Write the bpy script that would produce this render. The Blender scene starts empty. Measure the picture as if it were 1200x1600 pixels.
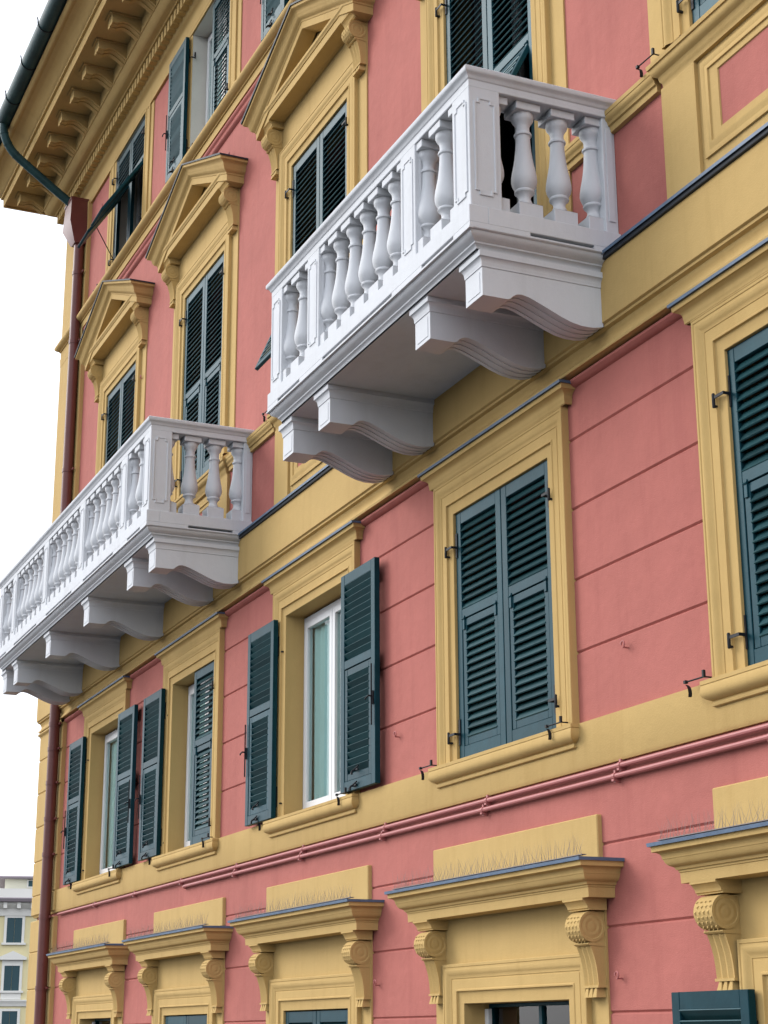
import bpy, bmesh, math, random
from mathutils import Matrix, Vector
random.seed(7)
sc = bpy.context.scene
C = sc.collection
PI = math.pi

# ------------------------------------------------------------------ camera
yaw, pitch, roll = math.radians(66.1521), math.radians(16.8384), math.radians(-0.2803)
fw = Vector((-math.sin(yaw)*math.cos(pitch), math.cos(yaw)*math.cos(pitch), math.sin(pitch)))
rt = fw.cross(Vector((0, 0, 1))).normalized()
up = rt.cross(fw)
rt2 = math.cos(roll)*rt + math.sin(roll)*up
up2 = -math.sin(roll)*rt + math.cos(roll)*up
cam = bpy.data.cameras.new('camera')
cam.sensor_fit = 'HORIZONTAL'; cam.sensor_width = 36; cam.lens = 36*2698.285/1200
cam.clip_start = 0.1; cam.clip_end = 3000
co = bpy.data.objects.new('camera', cam); C.objects.link(co)
m = Matrix((rt2, up2, -fw)).transposed().to_4x4(); m.translation = Vector((0, -5, 1.7))
co.matrix_world = m
sc.camera = co

# ------------------------------------------------------------------ sky, sun, exposure
SUN = Vector((-0.66, -0.58, 0.50)).normalized()          # from the scene towards the sun
elev = math.asin(SUN.z); rot = math.atan2(SUN.x, SUN.y)
w = bpy.data.worlds.new('World'); sc.world = w; w.use_nodes = True
nt = w.node_tree; nt.nodes.clear()
sky = nt.nodes.new('ShaderNodeTexSky'); sky.sky_type = 'NISHITA'; sky.sun_disc = False
sky.sun_elevation = elev; sky.sun_rotation = rot
sky.air_density = 1.0; sky.dust_density = 2.0; sky.ozone_density = 1.0
hs = nt.nodes.new('ShaderNodeHueSaturation'); hs.inputs['Saturation'].default_value = 0.30
bg = nt.nodes.new('ShaderNodeBackground'); bg.inputs['Strength'].default_value = 0.15
wo = nt.nodes.new('ShaderNodeOutputWorld')
cloud = nt.nodes.new('ShaderNodeMix'); cloud.data_type = 'RGBA'; cloud.inputs[0].default_value = 0.70    # thick even cloud over the clear sky
cloud.inputs[7].default_value = (9.5, 10.0, 10.9, 1)
nt.links.new(sky.outputs[0], hs.inputs['Color']); nt.links.new(hs.outputs[0], cloud.inputs[6]); nt.links.new(cloud.outputs[2], bg.inputs[0]); nt.links.new(bg.outputs[0], wo.inputs[0])
sl = bpy.data.lights.new('sun', 'SUN'); sl.energy = 1.35; sl.angle = math.radians(28); sl.color = (1, 0.97, 0.92)
so = bpy.data.objects.new('sun', sl); C.objects.link(so)
so.rotation_euler = SUN.to_track_quat('Z', 'Y').to_euler(); so.location = (-30, -30, 40)
vs = sc.view_settings
sc.display_settings.display_device = 'sRGB'
vs.view_transform = 'Standard'; vs.look = 'None'; vs.gamma = 1; vs.use_curve_mapping = False
vs.exposure = 0.27
sc.cycles.max_bounces = 8; sc.cycles.diffuse_bounces = 1; sc.cycles.glossy_bounces = 3; sc.cycles.transparent_max_bounces = 12

# ------------------------------------------------------------------ materials
def mat(name, col, rough=0.8, spec=0.3, var=0.0, scale=3.0, bump=0.0, bscale=120.0, metal=0.0, grime=0.0, gcol=None, streak=False):
    mt = bpy.data.materials.new(name); mt.use_nodes = True
    n = mt.node_tree.nodes; l = mt.node_tree.links
    p = n['Principled BSDF']
    p.inputs['Roughness'].default_value = rough; p.inputs['Metallic'].default_value = metal
    p.inputs['Specular IOR Level'].default_value = spec
    p.inputs['Base Color'].default_value = (*col, 1)
    tc = n.new('ShaderNodeTexCoord')
    src = None
    if var > 0:
        nz = n.new('ShaderNodeTexNoise'); nz.inputs['Scale'].default_value = scale; nz.inputs['Detail'].default_value = 10
        nz.inputs['Roughness'].default_value = 0.74
        l.new(tc.outputs['Object'], nz.inputs['Vector'])
        cr = n.new('ShaderNodeValToRGB')
        cr.color_ramp.elements[0].position = 0.3; cr.color_ramp.elements[1].position = 0.7
        cr.color_ramp.elements[0].color = (*[c*(1-var) for c in col], 1)
        cr.color_ramp.elements[1].color = (*[min(1, c*(1+var)) for c in col], 1)
        l.new(nz.outputs['Fac'], cr.inputs['Fac']); src = cr.outputs['Color']
    if grime > 0:
        nz2 = n.new('ShaderNodeTexNoise'); nz2.inputs['Scale'].default_value = 1.0; nz2.inputs['Detail'].default_value = 8
        nz2.inputs['Roughness'].default_value = 0.7
        mp = n.new('ShaderNodeMapping'); l.new(tc.outputs['Object'], mp.inputs['Vector'])
        mp.inputs['Scale'].default_value = (5.0, 5.0, 0.45) if streak else (2.2, 2.2, 2.2)
        l.new(mp.outputs[0], nz2.inputs['Vector'])
        r2 = n.new('ShaderNodeValToRGB'); r2.color_ramp.elements[0].position = 0.50; r2.color_ramp.elements[1].position = 0.78
        r2.color_ramp.elements[0].color = (0, 0, 0, 1); r2.color_ramp.elements[1].color = (grime, grime, grime, 1)
        l.new(nz2.outputs['Fac'], r2.inputs['Fac'])
        mx = n.new('ShaderNodeMix'); mx.data_type = 'RGBA'
        l.new(r2.outputs['Color'], mx.inputs[0])
        if src: l.new(src, mx.inputs[6])
        else: mx.inputs[6].default_value = (*col, 1)
        mx.inputs[7].default_value = (*(gcol or [c*0.5 for c in col]), 1)
        src = mx.outputs[2]
    if src: l.new(src, p.inputs['Base Color'])
    if bump > 0:
        nb = n.new('ShaderNodeTexNoise'); nb.inputs['Scale'].default_value = bscale; nb.inputs['Detail'].default_value = 4
        nb2 = n.new('ShaderNodeTexNoise'); nb2.inputs['Scale'].default_value = bscale*0.06; nb2.inputs['Detail'].default_value = 3
        l.new(tc.outputs['Object'], nb.inputs['Vector']); l.new(tc.outputs['Object'], nb2.inputs['Vector'])
        ad = n.new('ShaderNodeMath'); ad.operation = 'MULTIPLY_ADD'; ad.inputs[1].default_value = 3.0
        l.new(nb2.outputs['Fac'], ad.inputs[0]); l.new(nb.outputs['Fac'], ad.inputs[2])
        bp = n.new('ShaderNodeBump'); bp.inputs['Strength'].default_value = bump; bp.inputs['Distance'].default_value = 0.006
        l.new(ad.outputs[0], bp.inputs['Height']); l.new(bp.outputs[0], p.inputs['Normal'])
    return mt
PINK = mat('pink_plaster', (0.485, 0.160, 0.132), 0.85, 0.25, 0.13, 0.8, 0.40, 140, grime=0.7, gcol=(0.40, 0.122, 0.103), streak=True)
YEL = mat('ochre_plaster', (0.60, 0.405, 0.158), 0.85, 0.2, 0.06, 0.9, 0.25, 140, grime=0.5, gcol=(0.465, 0.29, 0.098), streak=True)
WHITE = mat('white_painted_stone', (0.70, 0.715, 0.745), 0.7, 0.25, 0.03, 1.5, 0.22, 160, grime=0.45, gcol=(0.56, 0.56, 0.56), streak=True)
GREEN = mat('green_shutter_paint', (0.007, 0.041, 0.054), 0.42, 0.22, 0.25, 9.0, 0.08, 60, grime=0.2, gcol=(0.017, 0.056, 0.063), streak=True)
SLATP = mat('slat_paint', (0.013, 0.050, 0.055), 0.36, 0.5, 0.30, 6.0, 0.08, 60, grime=0.2, gcol=(0.03, 0.07, 0.073))
for m_ in (GREEN, SLATP): m_.node_tree.nodes['Principled BSDF'].inputs['Specular Tint'].default_value = (0.28, 0.72, 0.92, 1)   # bluish sheen of the oil paint
IRON = mat('black_iron', (0.012, 0.013, 0.017), 0.55, 0.25, 0.2, 12)
LEAD = mat('blue_grey_flashing', (0.10, 0.155, 0.24), 0.5, 0.4, 0.25, 6, 0.15, 50, metal=0.0, grime=0.35, gcol=(0.05, 0.06, 0.075))
SLATE = mat('dark_grey_flashing_and_shade', (0.035, 0.042, 0.052), 0.55, 0.3, 0.3, 7, 0.15, 50, grime=0.4, gcol=(0.06, 0.065, 0.07))
BROWN = mat('brown_red_pipe_paint', (0.15, 0.040, 0.033), 0.42, 0.5, 0.12, 5, 0.05, 40, grime=0.3, gcol=(0.10, 0.03, 0.027), streak=True)
PPIPE = mat('pink_pipe_paint', (0.47, 0.155, 0.145), 0.5, 0.45, 0.06, 4)
COPPER = mat('green_copper', (0.022, 0.068, 0.072), 0.5, 0.3, 0.45, 7, 0.1, 30, grime=0.6, gcol=(0.014, 0.03, 0.036))
FRAME = mat('white_window_paint', (0.82, 0.82, 0.82), 0.35, 0.5)
REVEAL = mat('pale_reveal_plaster', (0.80, 0.77, 0.68), 0.8, 0.2, 0.06, 3)
CURT = mat('pale_green_curtain', (0.80, 0.95, 0.92), 0.9, 0.1, 0.05, 4)
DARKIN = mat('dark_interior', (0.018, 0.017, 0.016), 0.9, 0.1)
ROOF = mat('roof_slate', (0.12, 0.12, 0.13), 0.7, 0.3, 0.2, 4)
WIRE = mat('spike_wire', (0.22, 0.18, 0.17), 0.5, 0.4)
ASPH = mat('asphalt', (0.05, 0.05, 0.052), 0.9, 0.2, 0.25, 5, 0.4, 90)
PAVE = mat('pavement_stone', (0.13, 0.125, 0.12), 0.85, 0.2, 0.15, 3, 0.3, 60)
FYEL = mat('pale_yellow_render', (0.82, 0.72, 0.42), 0.85, 0.2, 0.04, 0.6)  # far wall and trim colours are paled in place of distance haze
FTRIM = mat('pale_stone_trim', (0.85, 0.83, 0.77), 0.8, 0.2, 0.03, 0.8)
FCREAM = mat('far_cream_render', (0.80, 0.77, 0.62), 0.85, 0.2, 0.03, 0.8)
FGRN = mat('far_green_shutter', (0.03, 0.075, 0.09), 0.6, 0.4)
FROOF = mat('far_eave', (0.24, 0.205, 0.225), 0.8, 0.2)
def glass():
    mt = bpy.data.materials.new('window_glass'); mt.use_nodes = True
    n = mt.node_tree.nodes; l = mt.node_tree.links; n.clear()
    o = n.new('ShaderNodeOutputMaterial'); mx = n.new('ShaderNodeMixShader')
    tr = n.new('ShaderNodeBsdfTransparent'); tr.inputs[0].default_value = (0.84, 0.985, 0.97, 1)
    gl = n.new('ShaderNodeBsdfGlossy'); gl.inputs['Roughness'].default_value = 0.03
    fr = n.new('ShaderNodeFresnel'); fr.inputs[0].default_value = 1.5
    l.new(fr.outputs[0], mx.inputs[0]); l.new(tr.outputs[0], mx.inputs[1]); l.new(gl.outputs[0], mx.inputs[2]); l.new(mx.outputs[0], o.inputs[0])
    return mt
GLASS = glass()

# every leaf and slat has weathered a little differently
for m_ in (GREEN, SLATP):
    n = m_.node_tree.nodes; l = m_.node_tree.links; p = n['Principled BSDF']
    src = p.inputs['Base Color'].links[0].from_socket
    oi = n.new('ShaderNodeObjectInfo'); mr = n.new('ShaderNodeMapRange'); mr.inputs[3].default_value = 0.72; mr.inputs[4].default_value = 1.3
    hv = n.new('ShaderNodeHueSaturation')
    l.new(oi.outputs['Random'], mr.inputs[0]); l.new(mr.outputs[0], hv.inputs['Value']); l.new(src, hv.inputs['Color']); l.new(hv.outputs[0], p.inputs['Base Color'])

# ------------------------------------------------------------------ mesh builder
class MB:
    def __init__(s): s.v = []; s.f = []
    def add(s, vs, fs):
        b = len(s.v); s.v += [tuple(p) for p in vs]; s.f += [tuple(b+i for i in f) for f in fs]; return s
    def box(s, x0, x1, y0, y1, z0, z1):
        return s.add([(x0,y0,z0),(x1,y0,z0),(x1,y1,z0),(x0,y1,z0),(x0,y0,z1),(x1,y0,z1),(x1,y1,z1),(x0,y1,z1)],
                     [(0,3,2,1),(4,5,6,7),(0,1,5,4),(1,2,6,5),(2,3,7,6),(3,0,4,7)])
    def cbox(s, x0, x1, y0, y1, z0, z1, c=0.004):          # box with chamfered edges
        X = [x0, x1]; Y = [y0, y1]; Z = [z0, z1]; vs = []; idx = {}
        for i in (0,1):
            for j in (0,1):
                for k in (0,1):
                    sx = c if i == 0 else -c; sy = c if j == 0 else -c; sz = c if k == 0 else -c
                    idx[i,j,k,0] = len(vs); vs.append((X[i], Y[j]+sy, Z[k]+sz))
                    idx[i,j,k,1] = len(vs); vs.append((X[i]+sx, Y[j], Z[k]+sz))
                    idx[i,j,k,2] = len(vs); vs.append((X[i]+sx, Y[j]+sy, Z[k]))
        fs = []
        for a in (0,1):
            fs.append([idx[a,0,0,0], idx[a,1,0,0], idx[a,1,1,0], idx[a,0,1,0]])
            fs.append([idx[0,a,0,1], idx[1,a,0,1], idx[1,a,1,1], idx[0,a,1,1]])
            fs.append([idx[0,0,a,2], idx[1,0,a,2], idx[1,1,a,2], idx[0,1,a,2]])
        for a in (0,1):
            for b in (0,1):
                fs.append([idx[a,b,0,0], idx[a,b,1,0], idx[a,b,1,1], idx[a,b,0,1]])
                fs.append([idx[a,0,b,0], idx[a,1,b,0], idx[a,1,b,2], idx[a,0,b,2]])
                fs.append([idx[0,a,b,1], idx[1,a,b,1], idx[1,a,b,2], idx[0,a,b,2]])
                for k in (0,1): fs.append([idx[a,b,k,0], idx[a,b,k,1], idx[a,b,k,2]])
        return s.add(vs, fs)
    def prism_x(s, prof, x0, x1):                           # closed (y,z) outline extruded along x
        n = len(prof)
        vs = [(x0, y, z) for y, z in prof] + [(x1, y, z) for y, z in prof]
        fs = [(i, (i+1) % n, n+(i+1) % n, n+i) for i in range(n)] + [tuple(range(n-1, -1, -1)), tuple(range(n, 2*n))]
        return s.add(vs, fs)
    def loft(s, rings, closed=False, caps=False):
        n = len(rings[0]); vs = [p for r in rings for p in r]; fs = []
        for k in range(len(rings)-1):
            for i in range(n if closed else n-1):
                j = (i+1) % n
                fs.append((k*n+i, k*n+j, (k+1)*n+j, (k+1)*n+i))
        if caps:
            fs.append(tuple(range(n-1, -1, -1))); fs.append(tuple((len(rings)-1)*n+i for i in range(n)))
        return s.add(vs, fs)
    def lathe(s, prof, cx, cy, cz, seg=16, axis='z'):
        rings = []
        for r, h in prof:
            ring = []
            for i in range(seg):
                a = 2*PI*i/seg
                if axis == 'z': ring.append((cx+r*math.cos(a), cy+r*math.sin(a), cz+h))
                elif axis == 'x': ring.append((cx+h, cy+r*math.cos(a), cz+r*math.sin(a)))
                else: ring.append((cx+r*math.cos(a), cy+h, cz+r*math.sin(a)))
            rings.append(ring)
        return s.loft(rings, True, True)
    def tube(s, pts, r, seg=8, caps=True):
        pts = [Vector(p) for p in pts]; rings = []
        prev = None
        for i, p in enumerate(pts):
            d = (pts[min(i+1, len(pts)-1)] - pts[max(i-1, 0)]).normalized()
            if prev is None:
                a = Vector((0,0,1)) if abs(d.z) < 0.9 else Vector((1,0,0))
                n1 = d.cross(a).normalized()
            else:
                n1 = (prev - d*prev.dot(d)).normalized()
            prev = n1; n2 = d.cross(n1)
            rr = r[i] if isinstance(r, (list, tuple)) else r
            rings.append([tuple(p + rr*(math.cos(2*PI*k/seg)*n1 + math.sin(2*PI*k/seg)*n2)) for k in range(seg)])
        return s.loft(rings, True, caps)
    def mesh(s, name, m, ang=35, recalc=True):
        me = bpy.data.meshes.new(name); me.from_pydata(s.v, [], s.f)
        if recalc:
            bm = bmesh.new(); bm.from_mesh(me); bmesh.ops.recalc_face_normals(bm, faces=bm.faces); bm.to_mesh(me); bm.free()
        me.materials.append(m)
        me.polygons.foreach_set('use_smooth', [True]*len(me.polygons))
        me.set_sharp_from_angle(angle=math.radians(ang)); me.update()
        return me
def empty(name, loc, label, cat, group=None):
    o = bpy.data.objects.new(name, None); C.objects.link(o); o.location = loc; o.empty_display_size = 0.3
    o['label'] = label; o['category'] = cat
    if group: o['group'] = group
    return o
def obj(name, me, parent=None, loc=(0,0,0), rz=0.0, rx=0.0):   # loc is in the parent's own space
    o = bpy.data.objects.new(name, me); C.objects.link(o); o.parent = parent; o.location = loc; o.rotation_euler = (rx, 0, rz)
    return o
def structure(name, me, loc=(0,0,0)):
    o = obj(name, me, None, loc); o['kind'] = 'structure'; return o

# ------------------------------------------------------------------ main numbers (metres; facade plane y = 0)
XL, XR = -22.27, -2.6
CW = [-19.12, -15.90, -12.67, -9.45, -6.24]         # window axes
CP = [-19.12, -15.90, -12.67, -9.47, -6.36]         # second floor axes
CG = [-19.08, -15.86, -12.62, -9.41, -6.17]
CT = [-19.13, -15.90, -12.70]
HO = 0.662                                          # half an opening

BO = Vector((-12.0, 0.0, 0.0))
B = empty('apartment_building', BO, 'pink plaster apartment building with ochre trim, green shutters and white balconies', 'building')
def part(name, me, loc=(0,0,0), rz=0.0, rx=0.0):
    return obj(name, me, B, Vector(loc)-BO, rz, rx)     # mesh built in world coordinates when loc is left at the origin

# ------------------------------------------------------------------ ground
structure('street', MB().add([(-900,-900,0),(900,-900,0),(900,900,0),(-900,900,0)], [(0,1,2,3)]).mesh('street', ASPH))
pv = MB()
pv.prism_x([(-2.2,-0.2),(-2.2,0.10),(-2.17,0.12),(0.5,0.12),(0.5,-0.2)], -26, 6)
structure('pavement', pv.mesh('pavement', PAVE))

# ------------------------------------------------------------------ walls
def wall(z0, z1, ops, y0, y1, m, x0=XL+0.1, x1=XR):
    b = MB(); x = x0
    for a, c, zb, zt in sorted(ops):
        if a > x: b.box(x, a, y0, y1, z0, z1)
        if zb > z0: b.box(a, c, y0, y1, z0, zb)
        if zt < z1: b.box(a, c, y0, y1, zt, z1)
        x = c
    b.box(x, x1, y0, y1, z0, z1)
    return part('wall', b.mesh('wall', m))
R_ = HO+0.012
wall(0.0, 3.13, [(c-R_, c+R_, 0.25, 1.90) for c in CG], 0.013, 0.36, PINK)
wall(3.13, 5.50, [(c-R_, c+R_, 3.40, 5.10) for c in CW], 0.013, 0.36, PINK)
wall(5.50, 10.70, [(c-R_, c+R_, 7.06 if i != 3 else 6.2, 9.325) for i, c in enumerate(CP)], 0.0, 0.36, PINK)
wall(10.70, 13.5, [(c-R_, c+R_, 10.95, 12.56) for c in CT], 0.0, 0.36, PINK)
# left flank, rear, right end, roof
s = MB(); s.box(XL, XL+0.1, 0.02, 10, 0, 13.3); s.box(XL, XR, 9.9, 10.2, 0, 13.3); s.box(XR-0.2, XR, 0.362, 9.9, 0, 13.3)
part('flank_wall', s.mesh('flank_wall', PINK))
s = MB(); s.add([(XL-1.15,-1.15,13.66),(XR,-1.15,13.66),(XR,5,16.0),(XL+5,5,16.0),(XL-1.15,10.6,13.66),(XR,10.6,13.66)],
                [(0,1,2,3),(0,3,4),(4,3,2,5)])
part('roof', s.mesh('roof', ROOF))
# floors behind the windows keep the rooms apart and dark
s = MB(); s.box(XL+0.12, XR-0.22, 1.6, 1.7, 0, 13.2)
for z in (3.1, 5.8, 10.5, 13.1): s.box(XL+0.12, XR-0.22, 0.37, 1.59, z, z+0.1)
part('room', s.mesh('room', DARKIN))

# plaster courses with recessed joints (ground and first floor)
def course(x0, x1, z0, z1):
    g = 0.011
    pr = [(0.03, z0), (0.0125, z0), (0.0, z0+g), (0.0, z1-g), (0.0125, z1), (0.03, z1)]
    part('plaster_course', MB().prism_x(pr, x0, x1).mesh('plaster_course', PINK))
def piers(cs, half, xa, xb):
    e = [xa]
    for c in cs: e += [c-half, c+half]
    e.append(xb)
    return [(e[i], e[i+1]) for i in range(0, len(e), 2)]
QX = -21.08
for a, b_ in piers(CW, 0.895, QX, XR):
    zs = [3.39, 3.815, 4.25, 4.682, 5.112, 5.50]
    for i in range(5): course(a, b_, zs[i], zs[i+1])
for a, b_ in piers(CG, 1.06, QX, XR):
    zs = [0.12, 0.47, 0.915, 1.36, 1.807, 2.253, 2.70]
    for i in range(6): course(a, b_, zs[i], zs[i+1])
course(QX, XR, 2.70, 3.14)

# corner quoins
def quoin(z0, z1, d, g=0.012, x1=QX):
    pr = [(0.5, z0), (-d+g, z0), (-d, z0+g), (-d, z1-g), (-d+g, z1), (0.5, z1)]
    b = MB(); n = len(pr)
    rg = []
    for x in (0, 1):
        rg.append([((XL-(-y if y < 0 else 0.0)) if x == 0 else x1, y, z) for y, z in pr])
    b.loft(rg, True, True)
    part('quoin', b.mesh('quoin', YEL))
for zs in ([0.12, 0.47, 0.915, 1.36, 1.807, 2.253, 2.70, 3.085], [3.15, 3.39, 3.815, 4.25, 4.682, 5.112, 5.45]):
    for i in range(len(zs)-1): quoin(zs[i], zs[i+1], 0.05)
quoin(6.06, 10.62, 0.05, 0.001); quoin(10.9, 12.60, 0.05, 0.001)
s = MB(); s.box(XL+0.5, QX-0.16, -0.062, -0.05, 6.9, 10.6); s.box(XL+0.5, QX-0.16, -0.062, -0.05, 11.0, 12.55)
part('corner_strip', s.mesh('corner_strip', YEL))

# mouldings swept along the front and round the left corner
def moulding(name, prof, m, xr=XR, xl=None, back=8.0, seg=None):
    r = []
    for (d, z) in prof:
        if xl is None: r.append([(xr, -d, z), (XL-d, -d, z), (XL-d, back, z)])
        else: r.append([(xr, -d, z), (xl, -d, z)])
    b = MB(); b.loft(r)
    if xl is not None:
        b.add([q[0] for q in r], [tuple(range(len(r)))]); b.add([q[1] for q in r], [tuple(range(len(r)))])
    return part(name, b.mesh(name, m))
def arc(d0, z0, d1, z1, bulge, n=5):                       # curved run between two profile points
    out = []
    for i in range(n+1):
        t = i/n; dd = d0+(d1-d0)*t; zz = z0+(z1-z0)*t; k = math.sin(PI*t)*bulge
        L = math.hypot(d1-d0, z1-z0); out.append((dd+(z1-z0)/L*k, zz-(d1-d0)/L*k))
    return out
# sill band of the first floor
moulding('sill_band', [(0.0,3.128),(0.02,3.128),(0.032,3.150),(0.032,3.394),(0.012,3.398),(0.0,3.398)], YEL)
# pink bead and architrave between first and second floor
moulding('pink_bead', [(0.0,5.425)]+arc(0.012,5.428,0.012,5.488,0.03)+[(0.0,5.49)], PINK, XR, QX)
moulding('corner_bead', [(0.0,5.415),(0.052,5.415)]+arc(0.055,5.428,0.055,5.486,0.026)+[(0.0,5.4875)], YEL, QX)
moulding('architrave', [(0.0,5.488),(0.075,5.488),(0.078,5.50),(0.078,5.505)]+arc(0.074,5.507,0.062,5.60,-0.022)+[(0.062,5.603),(0.086,5.612),(0.086,5.628),(0.094,5.632),(0.102,5.636),(0.102,6.005),(0.0,6.01)], YEL)
moulding('ledge_shade_strip', [(0.0,6.0075),(0.118,6.0075),(0.121,6.012),(0.121,6.041),(0.0,6.043)], SLATE)  # dark strip stands in for the shade beneath the projecting flashing
moulding('ledge_flashing', [(0.115,6.0415),(0.128,6.0415),(0.132,6.030),(0.1345,6.030),(0.1345,6.050),(0.130,6.054),(0.0,6.075)], LEAD)
# torus course between second and third floor
moulding('pink_bead', [(0.0,10.585)]+arc(0.01,10.59,0.02,10.655,0.022)+[(0.024,10.66)]+arc(0.024,10.67,0.034,10.73,0.018)+[(0.0,10.735)], PINK, XR, QX)
moulding('corner_bead', [(0.0,10.60),(0.052,10.60),(0.058,10.72),(0.0,10.734)], YEL, QX)
moulding('torus_course', [(0.0,10.735),(0.05,10.735),(0.052,10.82),(0.068,10.824),(0.068,10.838)]+arc(0.072,10.838,0.098,10.952,0.045,8)+[(0.0,10.985)], YEL)

# ------------------------------------------------------------------ main cornice
prof = [(0.0,12.56),(0.03,12.56),(0.034,12.72)]+arc(0.036,12.73,0.075,12.79,-0.012,4)+[(0.085,12.80),(0.10,12.83),(0.10,12.955),(0.205,12.955),(0.21,12.965)]
prof += arc(0.215,12.968,0.34,13.075,0.028,7)+[(0.352,13.078),(0.352,13.29),(0.80,13.295),(0.80,13.275),(0.835,13.272),(0.84,13.40),(0.87,13.405),(0.875,13.43)]
prof += arc(0.88,13.432,1.06,13.565,-0.02,5)+arc(1.06,13.565,1.13,13.60,0.015,4)+[(1.14,13.62),(0.0,13.64)]
moulding('cornice', prof, YEL)
dm = MB().box(-0.037, 0.037, -0.185, -0.095, 12.825, 12.952).mesh('dentil', YEL)
cornice_dentils = []
x = XL-0.11
while x < -13.0:
    part('dentil', dm, (x, 0, 0)); x += 0.125
for i in range(4): part('dentil', dm, (XL-0.14+0.14, 0.25+0.125*i, 0), rz=-PI/2)
def modillion_mesh():
    b = MB(); x0, x1 = -0.10, 0.10
    top = 13.275
    bot = [(-0.70,13.150),(-0.62,13.148)]
    for i in range(7):
        t = i/6; bot.append((-0.60+0.25*t, 13.165+0.022*math.sin(PI*t)*(1-t)*2 - 0.085*t*t))
    st = [(x0,0.008),(x0+0.035,0.008),(x0+0.035,0.0),(-0.02,0.0),(-0.02,0.010),(0.02,0.010),(0.02,0.0),(x1-0.035,0.0),(x1-0.035,0.008),(x1,0.008)]
    rings = [[(x, -0.352, top), (x, -0.705, top), (x, -0.70, 13.24)]+[(x, y, z+o) for y, z in bot] for x, o in st]
    b.loft(rings, True, True)
    b.box(x0-0.014, x1+0.014, -0.735, -0.352, 13.270, 13.2935)
    return b.mesh('modillion', YEL)
mm = modillion_mesh()
x = -22.66
while x < -13.4:
    part('modillion', mm, (x, 0, 0)); x += 0.622
for i in range(2): part('modillion', mm, (XL, 0.35+0.622*i, 0), rz=-PI/2)

# gutter with its straps, downspout, hopper and downpipe
g = MB(); rr = []
for i in range(13):
    a = PI*i/12
    d = 1.215-0.105*math.cos(a); z = 13.735-0.105*math.sin(a)*1.05
    rr.append([(XR, -d, z), (XL-d, -d, z), (XL-d, 9, z)])
for i in range(13):
    a = PI-PI*i/12
    d = 1.215-0.097*math.cos(a); z = 13.737-0.097*math.sin(a)*1.05
    rr.append([(XR, -d, z), (XL-d, -d, z), (XL-d, 9, z)])
g.loft(rr)
gut = part('gutter', g.mesh('gutter', COPPER))
st = MB()
pts = [(0, -1.215+0.110*math.cos(PI*i/10), 13.735-0.114*math.sin(PI*i/10)) for i in range(11)]
st.tube([(0,-1.10,13.76)]+pts+[(0,-1.325,13.76),(0,-1.335,13.80)], 0.008, 6)
sm = st.mesh('gutter_strap', IRON)
for x in (-22.6, -21.72, -20.74, -19.8, -18.85, -17.9): obj('gutter_strap', sm, gut, Vector((x,0,0)))
PX, PY = -21.22, -0.125
ds = MB()
raw = [(-21.36,-1.215,13.66),(-21.36,-1.21,13.54),(-21.37,-1.16,13.40),(-21.38,-1.06,13.26),(-21.38,-0.90,13.13),(-21.38,-0.72,13.00),(-21.38,-0.5,12.84),(-21.38,-0.3,12.70),(-21.37,-0.18,12.60),(-21.36,-0.15,12.52)]
pts = []
for i in range(len(raw)-1):
    p0 = Vector(raw[max(i-1,0)]); p1 = Vector(raw[i]); p2 = Vector(raw[i+1]); p3 = Vector(raw[min(i+2,len(raw)-1)])
    for k in range(4):
        t = k/4
        pts.append(0.5*((2*p1)+(p2-p0)*t+(2*p0-5*p1+4*p2-p3)*t*t+(3*p1-p0-3*p2+p3)*t**3))
ds.tube(pts, 0.058, 12)
for k in (5, 9, 13, 17): ds.tube([pts[k]-(pts[k+1]-pts[k])*0.12, pts[k]+(pts[k+1]-pts[k])*0.12], 0.063, 12)
dsp = part('downspout', ds.mesh('downspout', COPPER))
h = MB()
def hring(x0, x1, y0, y1, z): return [(x0,y0,z),(x1,y0,z),(x1,y1,z),(x0,y1,z)]
h.loft([hring(-21.54,-21.17,-0.272,-0.02,12.66), hring(-21.55,-21.16,-0.28,-0.015,12.655), hring(-21.55,-21.155,-0.28,-0.015,12.62), hring(-21.53,-21.16,-0.27,-0.015,12.61), hring(-21.56,-21.12,-0.285,-0.012,12.28), hring(-21.34,-21.13,-0.215,-0.03,11.99), hring(-21.31,-21.13,-0.205,-0.04,11.97)], True, True)
part('rain_hopper', h.mesh('rain_hopper', BROWN, 20))
dp = MB(); dp.tube([(PX,PY,0.12),(PX,PY,3),(PX,PY,6),(PX,PY,9),(PX,PY,12.0)], 0.068, 16)
dpp = part('downpipe', dp.mesh('downpipe', BROWN))
cl = MB(); cl.lathe([(0.069,-0.025),(0.074,-0.025),(0.074,0.025),(0.069,0.025)], PX, PY, 0, 16); cl.box(PX+0.02, PX+0.15, PY+0.03, PY+0.05, -0.012, 0.012)
clm = cl.mesh('pipe_clamp', BROWN)
for z in (1.36, 2.25, 3.08, 3.82, 4.25, 4.69, 5.11, 5.42, 8.75, 10.55, 11.55): obj('pipe_clamp', clm, dpp, (0, 0, z))

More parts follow.
